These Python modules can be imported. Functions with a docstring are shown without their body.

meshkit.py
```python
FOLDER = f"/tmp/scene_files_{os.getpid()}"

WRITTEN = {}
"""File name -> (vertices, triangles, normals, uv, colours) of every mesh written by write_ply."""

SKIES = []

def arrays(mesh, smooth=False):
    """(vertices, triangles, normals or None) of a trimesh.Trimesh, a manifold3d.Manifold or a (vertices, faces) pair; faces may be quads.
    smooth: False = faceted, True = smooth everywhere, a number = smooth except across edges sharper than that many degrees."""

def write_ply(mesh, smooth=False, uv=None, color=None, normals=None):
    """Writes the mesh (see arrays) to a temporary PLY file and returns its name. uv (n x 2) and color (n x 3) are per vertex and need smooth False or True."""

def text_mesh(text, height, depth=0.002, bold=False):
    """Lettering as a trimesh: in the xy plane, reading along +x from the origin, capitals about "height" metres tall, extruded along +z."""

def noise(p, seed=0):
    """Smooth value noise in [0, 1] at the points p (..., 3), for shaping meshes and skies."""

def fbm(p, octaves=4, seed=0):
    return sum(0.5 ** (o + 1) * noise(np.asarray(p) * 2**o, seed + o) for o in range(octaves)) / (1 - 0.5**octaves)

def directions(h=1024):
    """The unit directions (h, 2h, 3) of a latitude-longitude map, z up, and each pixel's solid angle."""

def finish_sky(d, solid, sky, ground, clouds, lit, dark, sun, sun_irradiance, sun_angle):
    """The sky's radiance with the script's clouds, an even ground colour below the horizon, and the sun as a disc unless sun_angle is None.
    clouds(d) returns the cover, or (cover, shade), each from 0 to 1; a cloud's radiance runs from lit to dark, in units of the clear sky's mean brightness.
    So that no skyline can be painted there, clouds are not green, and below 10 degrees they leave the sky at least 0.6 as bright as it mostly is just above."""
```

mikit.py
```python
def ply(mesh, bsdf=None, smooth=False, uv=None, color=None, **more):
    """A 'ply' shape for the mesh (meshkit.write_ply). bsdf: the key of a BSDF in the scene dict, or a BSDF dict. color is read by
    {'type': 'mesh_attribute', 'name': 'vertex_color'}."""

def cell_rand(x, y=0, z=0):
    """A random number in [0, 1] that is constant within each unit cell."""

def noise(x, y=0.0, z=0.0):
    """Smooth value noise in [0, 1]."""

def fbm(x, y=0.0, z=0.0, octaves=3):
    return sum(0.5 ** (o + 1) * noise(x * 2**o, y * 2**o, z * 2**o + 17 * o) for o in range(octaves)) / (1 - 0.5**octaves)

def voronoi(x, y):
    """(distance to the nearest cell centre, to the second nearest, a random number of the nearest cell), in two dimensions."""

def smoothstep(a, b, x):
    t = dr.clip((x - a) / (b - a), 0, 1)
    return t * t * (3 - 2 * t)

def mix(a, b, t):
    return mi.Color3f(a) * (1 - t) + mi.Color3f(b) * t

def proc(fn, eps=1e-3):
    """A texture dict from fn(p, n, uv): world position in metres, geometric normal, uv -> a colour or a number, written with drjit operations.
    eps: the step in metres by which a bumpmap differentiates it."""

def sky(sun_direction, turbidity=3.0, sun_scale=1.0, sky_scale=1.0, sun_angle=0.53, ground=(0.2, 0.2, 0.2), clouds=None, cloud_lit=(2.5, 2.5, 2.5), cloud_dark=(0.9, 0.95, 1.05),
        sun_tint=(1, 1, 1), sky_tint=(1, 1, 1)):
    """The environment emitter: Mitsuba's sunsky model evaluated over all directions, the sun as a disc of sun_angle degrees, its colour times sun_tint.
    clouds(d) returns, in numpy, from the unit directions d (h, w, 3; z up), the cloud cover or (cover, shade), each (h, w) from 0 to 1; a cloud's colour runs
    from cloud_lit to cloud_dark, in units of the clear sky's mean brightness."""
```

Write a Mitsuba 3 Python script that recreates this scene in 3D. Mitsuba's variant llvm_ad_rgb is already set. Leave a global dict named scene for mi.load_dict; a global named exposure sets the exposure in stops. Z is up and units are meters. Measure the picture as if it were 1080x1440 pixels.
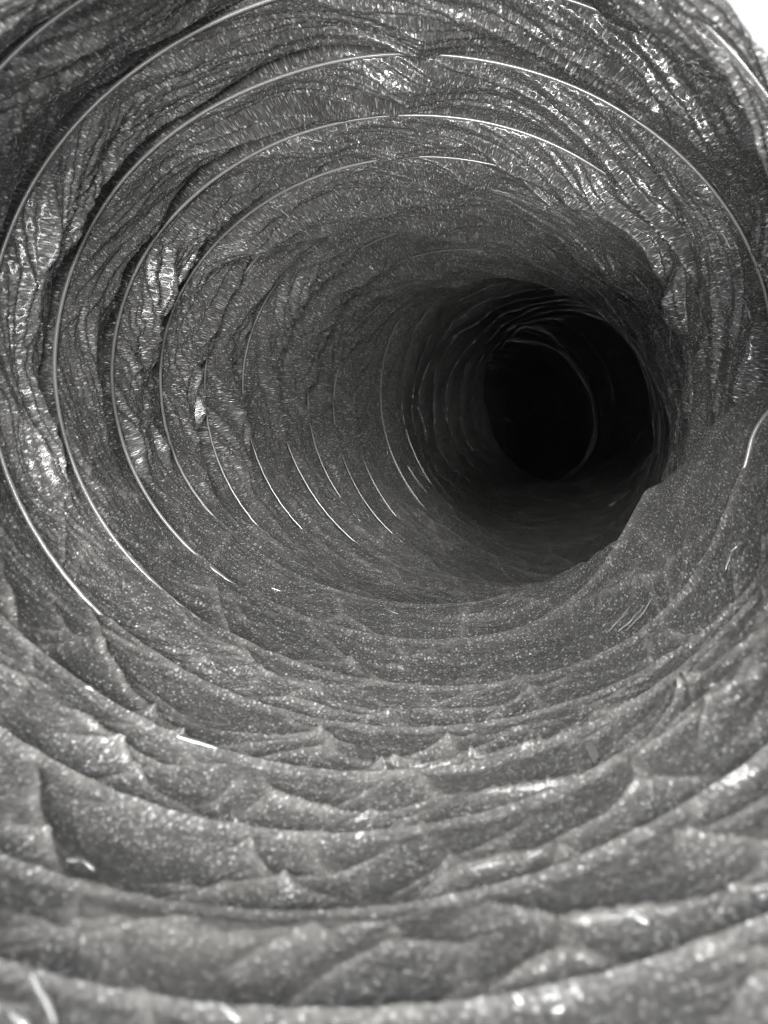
import math, numpy as np, trimesh, mitsuba as mi, drjit as dr, mikit

T4 = mi.ScalarTransform4f
scene, labels = {}, {}

# ------------------------------------------------------------------ camera, light, exposure
# Working frame: X right, Y up, Z into the duct, origin at the phone's lens. The phone looks down into the raised mouth of the duct.
PITCH = math.radians(-55.0)
CAM_HEIGHT = 0.75


def to_world(v):
    v = np.asarray(v, float)
    x, y, z = v[..., 0], v[..., 1], v[..., 2]
    c, s = math.cos(PITCH), math.sin(PITCH)
    return np.stack([x, z * c - y * s, z * s + y * c + CAM_HEIGHT], -1)


exposure = 0.98
_o, _t, _u = (to_world(p).tolist() for p in ((0, 0, 0), (0, 0, 1), (0, 1, 0)))
scene['camera'] = {
    'type': 'thinlens', 'fov': 51.0, 'fov_axis': 'x', 'aperture_radius': 0.0007, 'focus_distance': 0.30,
    'near_clip': 0.004, 'far_clip': 50.0,
    'to_world': T4().look_at(origin=_o, target=_t, up=(np.array(_u) - np.array(_o)).tolist()),
}
ENV = 0.58
scene['room_light'] = {'type': 'constant', 'sampling_weight': 0.6, 'radiance': {'type': 'rgb', 'value': [ENV, ENV, ENV * 1.01]}}




scene['white_enamel'] = {'type': 'roughplastic', 'diffuse_reflectance': {'type': 'rgb', 'value': [.75, .75, .73]}, 'alpha': 0.2}


def ceiling_lamp(name, pos, axis, radiance, label, aim=(0.0, 0.0, 0.15)):
    """A fitting with three glowing strips behind the photographer; two are added fill."""
    pos, x = np.array(pos, float), np.array(axis, float)
    z = np.array(aim) - pos
    z /= np.linalg.norm(z)
    x -= z * (x @ z)
    x /= np.linalg.norm(x)
    m = np.eye(4)
    m[:3, 0], m[:3, 1], m[:3, 2], m[:3, 3] = x, np.cross(z, x), z, pos

    def part(part_name, mesh, **more):
        mesh.apply_transform(m)
        mesh.vertices = to_world(mesh.vertices)
        scene[name + '__' + part_name] = mikit.ply(mesh, 'white_enamel', smooth=False, **more)

    body = trimesh.creation.box([1.24, 0.42, 0.05])
    body.apply_translation([0, 0, -0.045])
    part('housing', body)
    for i in range(3):
        y = (i - 1) * 0.13
        c = trimesh.Trimesh([[-0.59, y - 0.017, 0], [0.59, y - 0.017, 0], [0.59, y + 0.017, 0], [-0.59, y + 0.017, 0]], [[0, 2, 1], [0, 3, 2]], process=False)
        part('light_strip' + ('' if i == 0 else f'_{i:03d}'), c, emitter={'type': 'area', 'radiance': {'type': 'rgb', 'value': [radiance, radiance, radiance * .98]}})
    labels[name] = {'label': label, 'category': 'lamp', 'group': 'ceiling lamps behind the camera'}


ceiling_lamp('ceiling_lamp', (-0.30, -1.08, -1.9), (0.8, 0.5, 0.0), 115.0, 'added white fill fitting with three glowing strips, lowest of the three behind the camera')  # added, set low to light the upper wall of the duct
ceiling_lamp('ceiling_lamp_001', (-0.40, 0.70, -1.9), (0.8, 0.5, 0.0), 80.0, 'white ceiling fitting with three glowing strips, highest of the three behind the camera')
ceiling_lamp('ceiling_lamp_002', (0.38, 0.1, -2.1), (0.8, 0.5, 0.0), 60.0, 'added white fill fitting with three glowing strips, furthest to the right behind the camera')  # added on the right to light the left wall of the duct

QUICK = False

# ------------------------------------------------------------------ the duct's path: one row per turn of the wire
# centre x, y, z (in radii of 0.1 m), yaw and pitch of the hoop, log of its size
PATH = np.array([[0.079, 0.298, 0.235, -0.068, 0.157, 0.092], [0.019, 0.337, 0.576, -0.066, 0.146, 0.062], [-0.059, 0.317, 0.905, -0.076, 0.124, 0.03], [-0.104, 0.275, 1.215, -0.092, 0.081, 0.0], [-0.068, 0.294, 1.498, -0.077, 0.053, -0.011], [0.0, 0.393, 1.76, -0.064, -0.001, 0.052], [0.065, 0.496, 2.093, 0.041, -0.095, 0.13], [0.145, 0.547, 2.421, 0.0, -0.191, 0.135], [0.136, 0.568, 2.775, 0.001, -0.207, 0.082], [0.185, 0.589, 3.113, -0.016, -0.244, 0.056], [0.327, 0.551, 3.449, -0.126, -0.214, 0.084], [0.427, 0.575, 3.792, -0.207, -0.182, 0.086], [0.55, 0.594, 4.121, -0.233, -0.191, 0.094], [0.661, 0.584, 4.455, -0.283, -0.243, 0.107], [0.791, 0.551, 4.776, -0.309, -0.284, 0.126], [0.908, 0.585, 5.092, -0.345, -0.239, 0.141], [1.015, 0.678, 5.42, -0.445, -0.181, 0.131], [1.115, 0.759, 5.77, -0.453, -0.102, 0.098], [1.216, 0.817, 6.127, -0.303, -0.012, 0.064], [1.32, 0.87, 6.483, -0.136, 0.062, 0.035], [1.44, 0.93, 6.833, -0.007, 0.107, 0.009], [1.571, 0.996, 7.178, 0.043, 0.118, -0.012], [1.696, 1.062, 7.523, -0.009, 0.092, -0.03], [1.782, 1.116, 7.872, -0.161, 0.032, -0.045], [1.794, 1.145, 8.22, -0.388, -0.054, -0.056], [1.703, 1.134, 8.543, -0.648, -0.155, -0.06], [1.502, 1.074, 8.808, -0.892, -0.251, -0.053], [1.228, 0.974, 8.995, -1.13, -0.342, -0.042], [0.922, 0.843, 9.102, -1.363, -0.43, -0.029], [0.612, 0.683, 9.132, -1.593, -0.513, -0.016], [0.32, 0.497, 9.088, -1.821, -0.594, -0.004], [0.061, 0.286, 8.971, -2.047, -0.672, 0.008]])
PATH[26:, :3] = [1.55, 1.12, 8.65], [1.50, 1.10, 9.1], [1.50, 1.04, 9.6], [1.54, 0.92, 10.1], [1.62, 0.74, 10.6], [1.7, 0.5, 11.0]
PATH[26:, 3:5] = [-.40, -.10], [-.15, -.08], [.02, -.15], [.1, -.3], [.12, -.45], [.12, -.55]
PATH[-4:, 5] = -.1, -.7, -2.6, -6.0         # the far end is drawn shut
FIRST, LAST = -3, 28
SEAM = 0.2
ASPECT = (1.0, 0.9)
from scipy.interpolate import CubicSpline
PATH[:, :3] *= 0.1
path = CubicSpline(np.arange(FIRST, LAST + 1), PATH)


def frame(t):
    q = path(t)
    ya, pi_, ls = q[..., 3], q[..., 4], q[..., 5]
    a = np.stack([np.sin(ya) * np.cos(pi_), np.sin(pi_), np.cos(ya) * np.cos(pi_)], -1)
    u = np.stack([np.cos(ya), 0 * ya, -np.sin(ya)], -1)
    return q[..., :3], u, np.cross(a, u), 0.1 * np.exp(ls)


def place(t, phi, out):
    """Point of the duct wall at turn t and angle phi (from the seam), pushed outwards by out metres."""
    c, u, v, r = frame(t)
    th = phi + SEAM
    x, y = ASPECT[0] * np.cos(th), ASPECT[1] * np.sin(th)
    k = (r + out)[..., None]
    return c + k * (x[..., None] * u + y[..., None] * v)


def turn_t(k, phi):
    return k + 0.5 - phi / (2 * math.pi)


# ------------------------------------------------------------------ noise that closes round the duct
def _hash(i, j, seed):
    h = (i.astype(np.int64) * 374761393 + j.astype(np.int64) * 668265263 + seed * 1442695041) & 0xFFFFFFFF
    h = ((h ^ (h >> 13)) * 1274126177) & 0xFFFFFFFF
    return ((h ^ (h >> 16)) & 0xFFFF) / 65536.0


def pnoise(phi, t, nx, ny, q=0, seed=0):
    """Gradient noise, about -1 to 1; nx cells round the duct, ny per turn along it, slanted by q cells per revolution."""
    x = phi / (2 * math.pi) * nx
    y = t * ny + q * phi / (2 * math.pi)
    xi, yi = np.floor(x), np.floor(y)
    fx, fy = x - xi, y - yi
    sx, sy = fx * fx * fx * (fx * (fx * 6 - 15) + 10), fy * fy * fy * (fy * (fy * 6 - 15) + 10)

    def g(a, b):
        ix, iy = xi + a, yi + b
        w = np.floor(ix / nx)
        ang = 2 * math.pi * _hash(ix - w * nx, iy - w * q + 5000, seed)
        return np.cos(ang) * (fx - a) + np.sin(ang) * (fy - b)

    n = (g(0, 0) * (1 - sx) + g(1, 0) * sx) * (1 - sy) + (g(0, 1) * (1 - sx) + g(1, 1) * sx) * sy
    return n * 1.55


def sstep(a, b, x):
    f = np.clip((x - a) / (b - a), 0, 1)
    return f * f * (3 - 2 * f)


def cells(phi, t, nx, ny, q, seed):
    """Distance to the border between the random polygons that the film has crumpled into (0 on the crease)."""
    x, y = phi / (2 * math.pi) * nx, t * ny + q * phi / (2 * math.pi)
    xi, yi = np.floor(x), np.floor(y)
    f1, f2 = np.full_like(x, 9.0), np.full_like(x, 9.0)
    for a in (-1, 0, 1):
        for b in (-1, 0, 1):
            ix, iy = xi + a, yi + b
            w = np.floor(ix / nx)
            h, v = ix - w * nx, iy - w * q + 5000
            d = np.hypot(ix + _hash(h, v, seed) - x, iy + _hash(h, v, seed + 50) - y)
            f2 = np.minimum(f2, np.maximum(f1, d))
            f1 = np.minimum(f1, d)
    return f2 - f1


def crease(n, sharp=6.0):
    """1 on the zero line of the noise, falling off like a fold in film."""
    return 1.0 / (1.0 + sharp * np.abs(n)) - 0.12


def mouth(phi):
    """The turn at which the open end is cut off, slanting back from the lower side to the upper."""
    deg = np.degrees(phi + SEAM) % 360
    at = np.array([0, 20, 40, 60, 90, 120, 140, 165, 200, 220, 240, 300, 320, 340, 360.0])
    cut = np.array([1.8, 1.35, 1.0, 0.95, 1.6, 1.6, 0.9, 1.8, 1.5, -0.4, -2.3, -2.2, -1.1, 0.8, 1.8])
    return sum(np.interp((deg + d) % 360, at, cut) for d in (-12, -6, 0, 6, 12)) / 5 + 0.10 * pnoise(phi, 0 * phi, 19, 1.0, 0, 91)


def bump(phi, t, th0, t0, wth, wt):
    d = (phi + SEAM - math.radians(th0) + math.pi) % (2 * math.pi) - math.pi
    return np.exp(-(d / math.radians(wth)) ** 2 - ((t - t0) / wt) ** 2)


def left(deg, t):
    near = 34 * sstep(3.2, 1.2, t)
    return sstep(95, 125, deg) * sstep(246 - near, 222 - near, deg)


def cover(phi, t):
    """1 where the film lies over the wire, 0 where the wire shows."""
    th = phi + SEAM
    deg = (np.degrees(th) + 90) % 360 - 90
    floor = sstep(-0.05, 0.85, -np.sin(th))
    lf = left(deg + 28 * pnoise(phi, t, 13, 1.6, 0, 62), t)
    return sstep(0.30, 0.70, 0.05 + 1.5 * floor * (1 - 0.85 * lf) + 1.5 * sstep(4.5, 7.0, t) * (1 - lf * sstep(14, 11, t)) + 0.6 * sstep(70, 35, deg) + 0.42 * pnoise(phi, t, 8, 1.0, 0, 61))


def film(u, phi, k):
    """(outward offset in metres, how much of a fold this is) of the film u of the way from wire k to wire k + 1."""
    t = turn_t(k, phi) + u
    th = phi + SEAM
    deg = (np.degrees(th) + 90) % 360 - 90
    floor = sstep(-0.05, 0.85, -np.sin(th))                      # 1 on the lower side, which sags open
    wall = 1 - floor
    near = sstep(6.0, 1.5, t)
    w1, w2 = pnoise(phi, t, 9, 0.9, 0, 11), pnoise(phi, t, 9, 0.9, 0, 12)
    pw, tw = phi + 0.05 * w1, t + 0.11 * w2
    edge = np.minimum(u, 1 - u)
    held = np.minimum(1, 4.0 * edge) ** 0.8                       # the wire holds the film
    # lower side: hangs away behind each wire and climbs slowly to the next
    u0 = 0.11 + 0.05 * w1
    ramp = np.where(u < u0, np.sin(0.5 * math.pi * np.clip(u / u0, 0, 1)), (1 - u) / (1 - u0))
    sag = (0.0042 + 0.0030 * near) * (1 + 0.6 * pnoise(phi, t, 14, 0.7, 0, 3)) * ramp
    # upper side and flanks: slack film that hangs inwards between the wires
    right = sstep(110, 70, deg)
    hump = np.sin(math.pi * u ** 0.62) ** 0.65
    deep = sstep(2.5, 5.5, t) * (1 - right)
    groove = (1 - hump) * (1 - deep) + deep * np.maximum(1 - hump, sstep(0.62, 0.92, u))
    slack = (0.0026 + 0.0028 * pnoise(phi, t, 13, 0.8, 3, 4)) * hump - (0.0036 + 0.0036 * deep + (0.0020 + 0.0024 * deep) * pnoise(phi, t, 19, 0.9, 3, 5)) * groove
    slack = slack * (1 + 0.3 * sstep(3.5, 6.5, t) * (1 - right) - 0.6 * sstep(5.5, 9.0, t) * right)
    o = sag * floor - slack * wall
    # crumpled folds of the lower side: flat facets meeting in creases
    e1, e2 = cells(phi + 0.03 * w1, t + 0.10 * w2, 15, 1.1, 9, 7), cells(phi + 0.03 * w1, t + 0.10 * w2, 27, 2.4, -21, 8)
    n2, n3 = pnoise(pw, tw, 14, 1.2, -3, 22), pnoise(pw, tw, 40, 2.4, 6, 23)
    s1 = sstep(-0.75, 0.10, pnoise(phi, t, 21, 1.3, 2, 24))
    s2 = sstep(-0.35, 0.35, pnoise(phi, t, 24, 1.7, -2, 25))
    k1, k2 = s1 * np.exp(-e1 / 0.036), s2 * np.exp(-e2 / 0.055)
    big = s1 * (0.0052 * (0.30 - np.minimum(e1, 0.5)) + 0.0020 * k1) + s2 * (0.0040 * (0.25 - np.minimum(e2, 0.5)) + 0.0009 * k2) \
        + 0.0016 * n2 + 0.0004 * n3
    calm = 1 - 0.75 * np.clip(-buckle(phi, t) / 0.020, 0, 1)
    amt = floor * (0.35 + 0.65 * near) * calm
    o = o - big * amt * (0.1 + 0.9 * held)
    # drawn wrinkles slanting off the wires (upper side and flanks)
    side = sstep(140, 200, deg + 45 * pnoise(phi, t, 12, 0.8, 0, 33))       # which way they slant
    side = side * sstep(270, 225, deg)
    m1 = (1 - side) * (0.50 + 0.50 * sstep(-0.40, 0.30, pnoise(phi, t, 10, 0.9, 4, 31)))
    m2 = side * (0.50 + 0.50 * sstep(-0.40, 0.30, pnoise(phi, t, 11, 0.9, -5, 32)))
    a1, a2 = pnoise(pw, tw, 9, 2.0, 11, 41), pnoise(pw, tw, 10, 2.2, -12, 42)
    b1, b2 = pnoise(pw, tw, 11, 5.0, 30, 43), pnoise(pw, tw, 12, 5.5, -31, 44)
    d1, d2 = pnoise(pw, tw, 13, 12.0, 66, 45), pnoise(pw, tw, 14, 13.0, -70, 46)
    fine = 0.0118 * (1 + 0.25 * right) * (m1 * (0.4 - np.abs(a1)) + m2 * (0.4 - np.abs(a2))) \
        + 0.0060 * (m1 * (0.4 - np.abs(b1)) + m2 * (0.4 - np.abs(b2))) \
        + 0.0050 * ((0.1 + m1) * (0.4 - np.abs(d1)) + (0.1 + m2) * (0.4 - np.abs(d2)))
    o = o - fine * (1 - floor * (0.94 - 0.24 * sstep(1.5, 4.5, t))) * (0.12 + 0.88 * held) * (1 + 0.25 * sstep(4, 7, t) * (1 - right) - 0.35 * sstep(9, 12, t) * right) * (1 - 0.7 * sstep(10.5, 14, t)) * calm
    # small unevenness
    o = o + 0.00022 * pnoise(phi, t, 150, 8, 0, 51) + 0.00014 * pnoise(phi, t, 320, 17, 0, 52)
    # the film lies over the wire in places and behind it in others
    cov = cover(phi, t)
    lip = (1 - np.minimum(1, edge / 0.05)) * (1 - 0.5 * sstep(8, 12, t) - 0.5 * sstep(13, 16, t))
    o = o + (0.0008 - 0.0021 * cov) * lip
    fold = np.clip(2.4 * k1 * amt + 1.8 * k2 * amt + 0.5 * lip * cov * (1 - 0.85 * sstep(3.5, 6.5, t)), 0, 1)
    o = o + 0.090 * sstep(1.5, -0.6, t) * np.exp(-((deg - 42) / 26) ** 2)      # the rim flares out
    return o + buckle(phi, t), fold


def buckle(phi, t):
    """Where the bend has pushed the wall inwards: a fold running down the right-hand side."""
    deg = (np.degrees(phi + SEAM) - 180.0) % 360.0 - 180.0        # 0 right, -90 below
    ridge = 3.95 - (deg + 15.0) / 40.0 * 1.1
    amp = 0.023 * sstep(-82, -32, deg) * sstep(3, -24, deg)
    x = t - ridge
    return -amp * (np.where(x < 0, sstep(-2.2, 0, x), sstep(0.48, 0, x)) - 0.35 * np.exp(-((x - 1.0) / 0.40) ** 2))


# ------------------------------------------------------------------ materials
CELL = 0.00036


def flake(p, n, uv):
    """Embossed, glittering face of the metallised film: every grain is a facet with a tilt of its own."""
    x, y = uv.x / CELL, uv.y / CELL
    _, _, r = mikit.voronoi(x, y)
    d, _, q = mikit.voronoi(x / 2.2 + 31.7, y / 2.2 + 11.3)
    a, c = r * 6.2831853 * 37.0, q * 6.2831853 * 53.0
    r2, q2 = r * 91.7, q * 77.3
    m = r2 - dr.floor(r2)
    m = 0.05 + 0.36 * m * m
    w = (q2 - dr.floor(q2)) * 0.34
    return dr.cos(a) * uv.x * m + dr.sin(a) * uv.y * m + (dr.cos(c) * uv.x + dr.sin(c) * uv.y) * w


def grain(p, n, uv):
    """Colour of the same grains: dark lacquer with brighter metal flecks."""
    _, _, r = mikit.voronoi(uv.x / CELL, uv.y / CELL)
    r3 = r * 53.3
    m = r3 - dr.floor(r3)
    d, _, q = mikit.voronoi(uv.x / (2.2 * CELL) + 31.7, uv.y / (2.2 * CELL) + 11.3)
    fleck = mikit.smoothstep(0.45, 0.20, d) * mikit.smoothstep(0.62, 0.95, q)
    big = mikit.noise(uv.x * 160, uv.y * 160)
    v = 0.045 + 0.13 * m + 0.20 * dr.power(m, 8.0) + 0.50 * fleck + 0.04 * big
    return mi.Color3f(v * 1.0, v * 0.99, v * 0.985)


scene['film_metal'] = {
    'type': 'bumpmap', 'scale': 1.0, 'texture': mikit.proc(flake, 4e-5),
    'bsdf': {'type': 'principled', 'base_color': mikit.proc(grain), 'metallic': 0.50, 'roughness': 0.44, 'specular': 0.5}}
scene['film_coat'] = {'type': 'principled', 'base_color': {'type': 'mesh_attribute', 'name': 'vertex_color'}, 'roughness': 0.08, 'metallic': 0.0, 'specular': 0.6}
scene['film'] = {'type': 'twosided', 'bsdf': {'type': 'blendbsdf', 'weight': 0.32, 'a': {'type': 'ref', 'id': 'film_metal'}, 'b': {'type': 'ref', 'id': 'film_coat'}}}
scene['wire'] = {'type': 'twosided', 'bsdf': {'type': 'principled', 'base_color': {'type': 'rgb', 'value': [.46, .455, .445]}, 'metallic': 0.6, 'roughness': 0.38}}

# ------------------------------------------------------------------ the duct
BAND0, BAND1 = -2, 27
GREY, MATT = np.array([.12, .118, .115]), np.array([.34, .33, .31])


def key(name, i):
    return 'flexible_duct__' + name + ('' if i == 0 else f'_{i:03d}')


for i, k in enumerate(range(BAND0, BAND1 + 1)):
    nu, nphi = (72, 900) if k < 1 else (76, 1150) if k < 7 else (60, 800) if k < 9 else (56, 520) if k < 14 else (26, 260)
    if QUICK:
        nu, nphi = nu // 2, nphi // 2
    u, phi = np.meshgrid(np.linspace(0, 1, nu), np.linspace(0, 2 * math.pi, nphi), indexing='ij')
    cut = np.clip(mouth(phi) - turn_t(k, phi), 0, 1)
    if cut.min() >= 1:
        continue
    u = cut + (1 - cut) * u
    out, fold = film(u, phi, k)
    pts = place(turn_t(k, phi) + u, phi, out)
    a, b = np.meshgrid(np.arange(nu - 1), np.arange(nphi - 1), indexing='ij')
    quads = np.stack([a * nphi + b, a * nphi + b + 1, (a + 1) * nphi + b + 1, (a + 1) * nphi + b], -1).reshape(-1, 4)
    quads = quads[np.minimum(u.ravel()[quads[:, 2]] - u.ravel()[quads[:, 1]], u.ravel()[quads[:, 3]] - u.ravel()[quads[:, 0]]) > 1e-6]
    wear = 1 + 0.10 * pnoise(phi, turn_t(k, phi) + u, 22, 1.4, 0, 71)
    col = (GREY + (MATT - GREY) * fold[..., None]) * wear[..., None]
    uv = np.stack([phi * 0.095, (turn_t(k, phi) + u) * 0.034], -1).reshape(-1, 2)
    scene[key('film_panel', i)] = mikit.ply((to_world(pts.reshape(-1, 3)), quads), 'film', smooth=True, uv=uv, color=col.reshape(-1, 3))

WIRE_R = 0.00066
for i, k in enumerate(range(BAND0, BAND1 + 1)):
    m, sides = (900, 10) if k < 10 else (300, 6)
    phi = np.linspace(0, 2 * math.pi, m)
    wob = 0.0004 * pnoise(phi, turn_t(k, phi), 12, 1.0, 0, 81)
    o = wob - 0.0003 + buckle(phi, turn_t(k, phi))
    far = sstep(5, 8, turn_t(k, phi))
    hid = sum(cover(phi + s, turn_t(k, phi + s)) for s in np.linspace(-0.45, 0.45, 13)) / 13
    o = o - 0.0007 * left((np.degrees(phi + SEAM) + 90) % 360 - 90, turn_t(k, phi)) * (1 - hid)
    o = o + 0.0010 * hid + 0.0008 * hid * far + 0.012 * sstep(14, 17, turn_t(k, phi))                                             # deeper in, the film hides it
    wire_r = (WIRE_R * (1 - 0.35 * far))[:, None, None]
    c = place(turn_t(k, phi), phi, o)
    tan = np.gradient(c, axis=0)
    tan /= np.linalg.norm(tan, axis=1, keepdims=True)
    rad = place(turn_t(k, phi), phi, o + 0.01) - c
    rad -= tan * (rad * tan).sum(1, keepdims=True)
    rad /= np.linalg.norm(rad, axis=1, keepdims=True)
    bi = np.cross(tan, rad)
    g = np.linspace(0, 2 * math.pi, sides, endpoint=False)
    v = c[:, None] + wire_r * (np.cos(g)[None, :, None] * rad[:, None] + np.sin(g)[None, :, None] * bi[:, None])
    a, b = np.meshgrid(np.arange(m - 1), np.arange(sides), indexing='ij')
    quads = np.stack([a * sides + b, a * sides + (b + 1) % sides, (a + 1) * sides + (b + 1) % sides, (a + 1) * sides + b], -1).reshape(-1, 4)
    quads = quads[(turn_t(k, phi) >= mouth(phi))[quads // sides].all(1)]
    if len(quads) == 0:
        continue
    mesh = trimesh.Trimesh(to_world(v.reshape(-1, 3)), np.vstack([quads[:, [0, 1, 2]], quads[:, [0, 2, 3]]]), process=False)
    scene[key('wire_turn', i)] = mikit.ply(mesh, 'wire', smooth=True)

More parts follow.
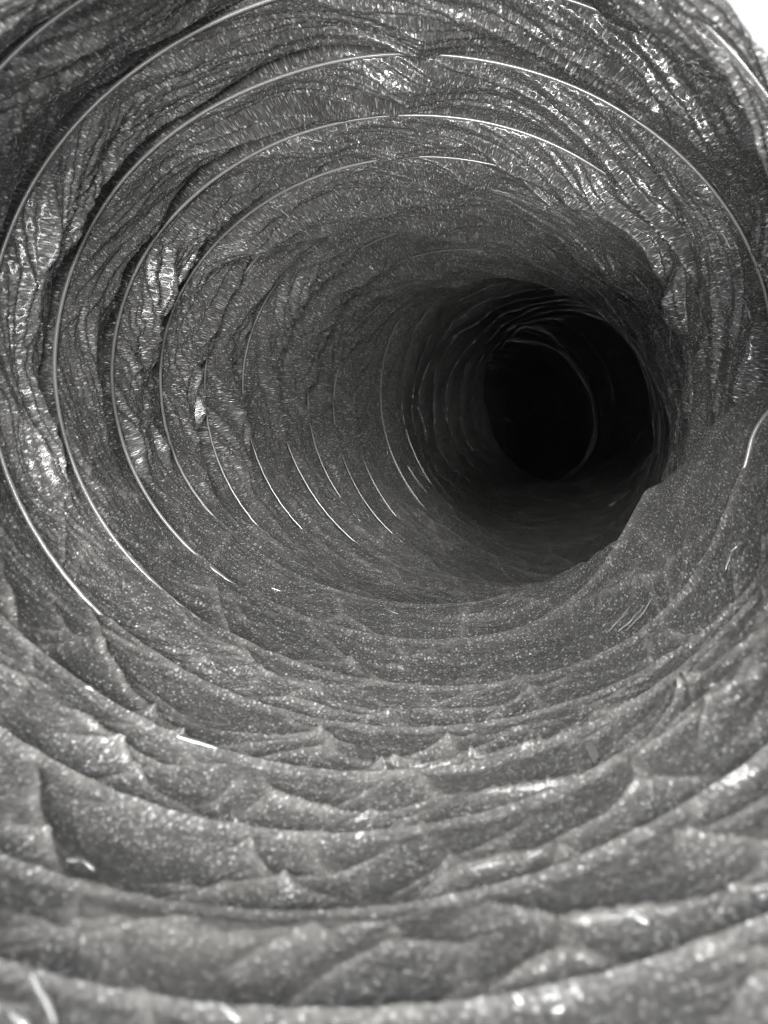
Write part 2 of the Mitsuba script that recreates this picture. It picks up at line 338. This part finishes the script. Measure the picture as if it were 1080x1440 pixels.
# added bright slivers that stand in for lamp glints on the film: (turn, angle) at both ends, half width in mm
GLINTS = [[4.16, 4.965, 4.24, 5.055, 0.3],
           [4.09, 4.985, 4.17, 5.085, 0.3],
           [4.02, 5.005, 4.12, 5.125, 0.3],
           [1.531, 4.977, 1.182, 5.0049, 0.3],
           [1.547, 4.9839, 1.266, 5.0084, 0.3],
           [3.418, 5.3192, 3.453, 5.3646, 0.26],
           [3.461, 5.3646, 3.432, 5.3891, 0.26],
           [1.15, 5.417, 1.145, 5.4485, 0.3],
           [1.274, 5.431, 0.939, 5.4799, 0.3],
           [-1.066, 4.9315, -1.275, 4.9211, 0.3],
           [-0.846, 4.9211, -0.915, 4.9281, 0.3],
           [0.251, 4.0968, 0.332, 4.1178, 0.3],
           [0.332, 4.1178, 0.286, 4.1422, 0.3],
           [1.317, 4.268, 1.101, 4.2994, 0.3],
           [-1.127, 4.1492, -1.379, 4.2016, 0.3],
           [-1.354, 4.1527, -1.434, 4.1771, 0.3],
           [-1.196, 4.3762, -1.25, 4.3972, 0.3],
           [-1.247, 4.4286, -1.024, 4.4531, 0.3],
           [-1.199, 4.7115, -1.284, 4.715, 0.3],
           [-1.314, 4.7429, -1.308, 4.7604, 0.3],
           [1.859, 4.0794, 1.836, 4.1737, 0.5],
           [1.098, 4.0025, 0.851, 4.0759, 0.5],
           [2.031, 3.7895, 2.068, 3.8209, 0.5],
           [1.91, 3.8628, 1.872, 3.8908, 0.5],
           [2.099, 3.9431, 2.063, 3.9606, 0.3],
           [-0.288, 4.9525, 0.016, 5.0468, 0.3],
           [0.071, 4.7534, 0.054, 4.8058, 0.3],
           [13.317, 3.3704, 13.404, 3.5625, 0.5],
           [12.698, 3.1364, 12.538, 3.2446, 0.5],
           [15.39, 3.1189, 15.706, 3.2481, 0.5],
           [15.706, 3.2481, 15.411, 3.3599, 0.5],
           [15.854, 2.9478, 15.39, 3.1189, 0.5],
           [1.053, 5.2878, 0.991, 5.3122, 0.3],
           [3.905, 5.2668, 3.846, 5.3262, 0.26],
           [15.696, 5.0503, 15.681, 5.1481, 0.5],
           [15.677, 5.169, 15.658, 5.2878, 0.5],
           [12.601, 4.3308, 13.14, 4.481, 0.5],
           [4.757, 6.2518, 4.612, 6.1575, 0.3],
           [4.668, 0.213, 4.686, 0.1502, 0.3],
           [5.603, 4.3692, 5.502, 4.4216, 0.3],
           [5.484, 4.0095, 5.512, 4.0444, 0.3]]
scene['glint_metal'] = {'type': 'twosided', 'bsdf': {'type': 'principled', 'base_color': {'type': 'rgb', 'value': [.93, .93, .92]}, 'metallic': 0.9, 'roughness': 0.30}}  # near-white metal, so the stand-in glints read bright
for i, (t0, p0, t1, p1, w) in enumerate(GLINTS):
    m, sides = 9, 8
    f = np.linspace(0, 1, m)
    bend = 0.10 * math.sin(i * 2.4) * (p1 - p0)
    t, phi = t0 + (t1 - t0) * f, p0 + (p1 - p0) * f + bend * np.sin(math.pi * f)
    kk = np.floor(t + phi / (2 * math.pi) - 0.5)
    out = np.array([film(np.array([[a - turn_t(k, b)]]), np.array([[b]]), k)[0][0, 0] for a, b, k in zip(t, phi, kk)])
    out = out.min() * 0.35 + out * 0.65 + 0.0001
    c = place(t, phi, out)
    tan = np.gradient(c, axis=0)
    tan /= np.linalg.norm(tan, axis=1, keepdims=True)
    rad = place(t, phi, out + 0.01) - c
    rad -= tan * (rad * tan).sum(1, keepdims=True)
    rad /= np.linalg.norm(rad, axis=1, keepdims=True)
    bi = np.cross(tan, rad)
    g = np.linspace(0, 2 * math.pi, sides, endpoint=False)
    r = (w * (0.0021 if t0 < 1.6 else 0.0016) * (0.15 + 0.85 * np.sin(math.pi * np.clip(f, 0.04, 0.96)) ** 0.5))[:, None, None]
    v = c[:, None] + r * (0.7 * np.cos(g)[None, :, None] * rad[:, None] + np.sin(g)[None, :, None] * bi[:, None])
    a, b = np.meshgrid(np.arange(m - 1), np.arange(sides), indexing='ij')
    quads = np.stack([a * sides + b, a * sides + (b + 1) % sides, (a + 1) * sides + (b + 1) % sides, (a + 1) * sides + b], -1).reshape(-1, 4)
    scene[key('added_glint', i)] = mikit.ply((to_world(v.reshape(-1, 3)), quads), 'glint_metal', smooth=True)
labels['flexible_duct'] = {'label': 'grey metallised flexible air duct with a steel wire spiral, seen from inside', 'category': 'duct'}
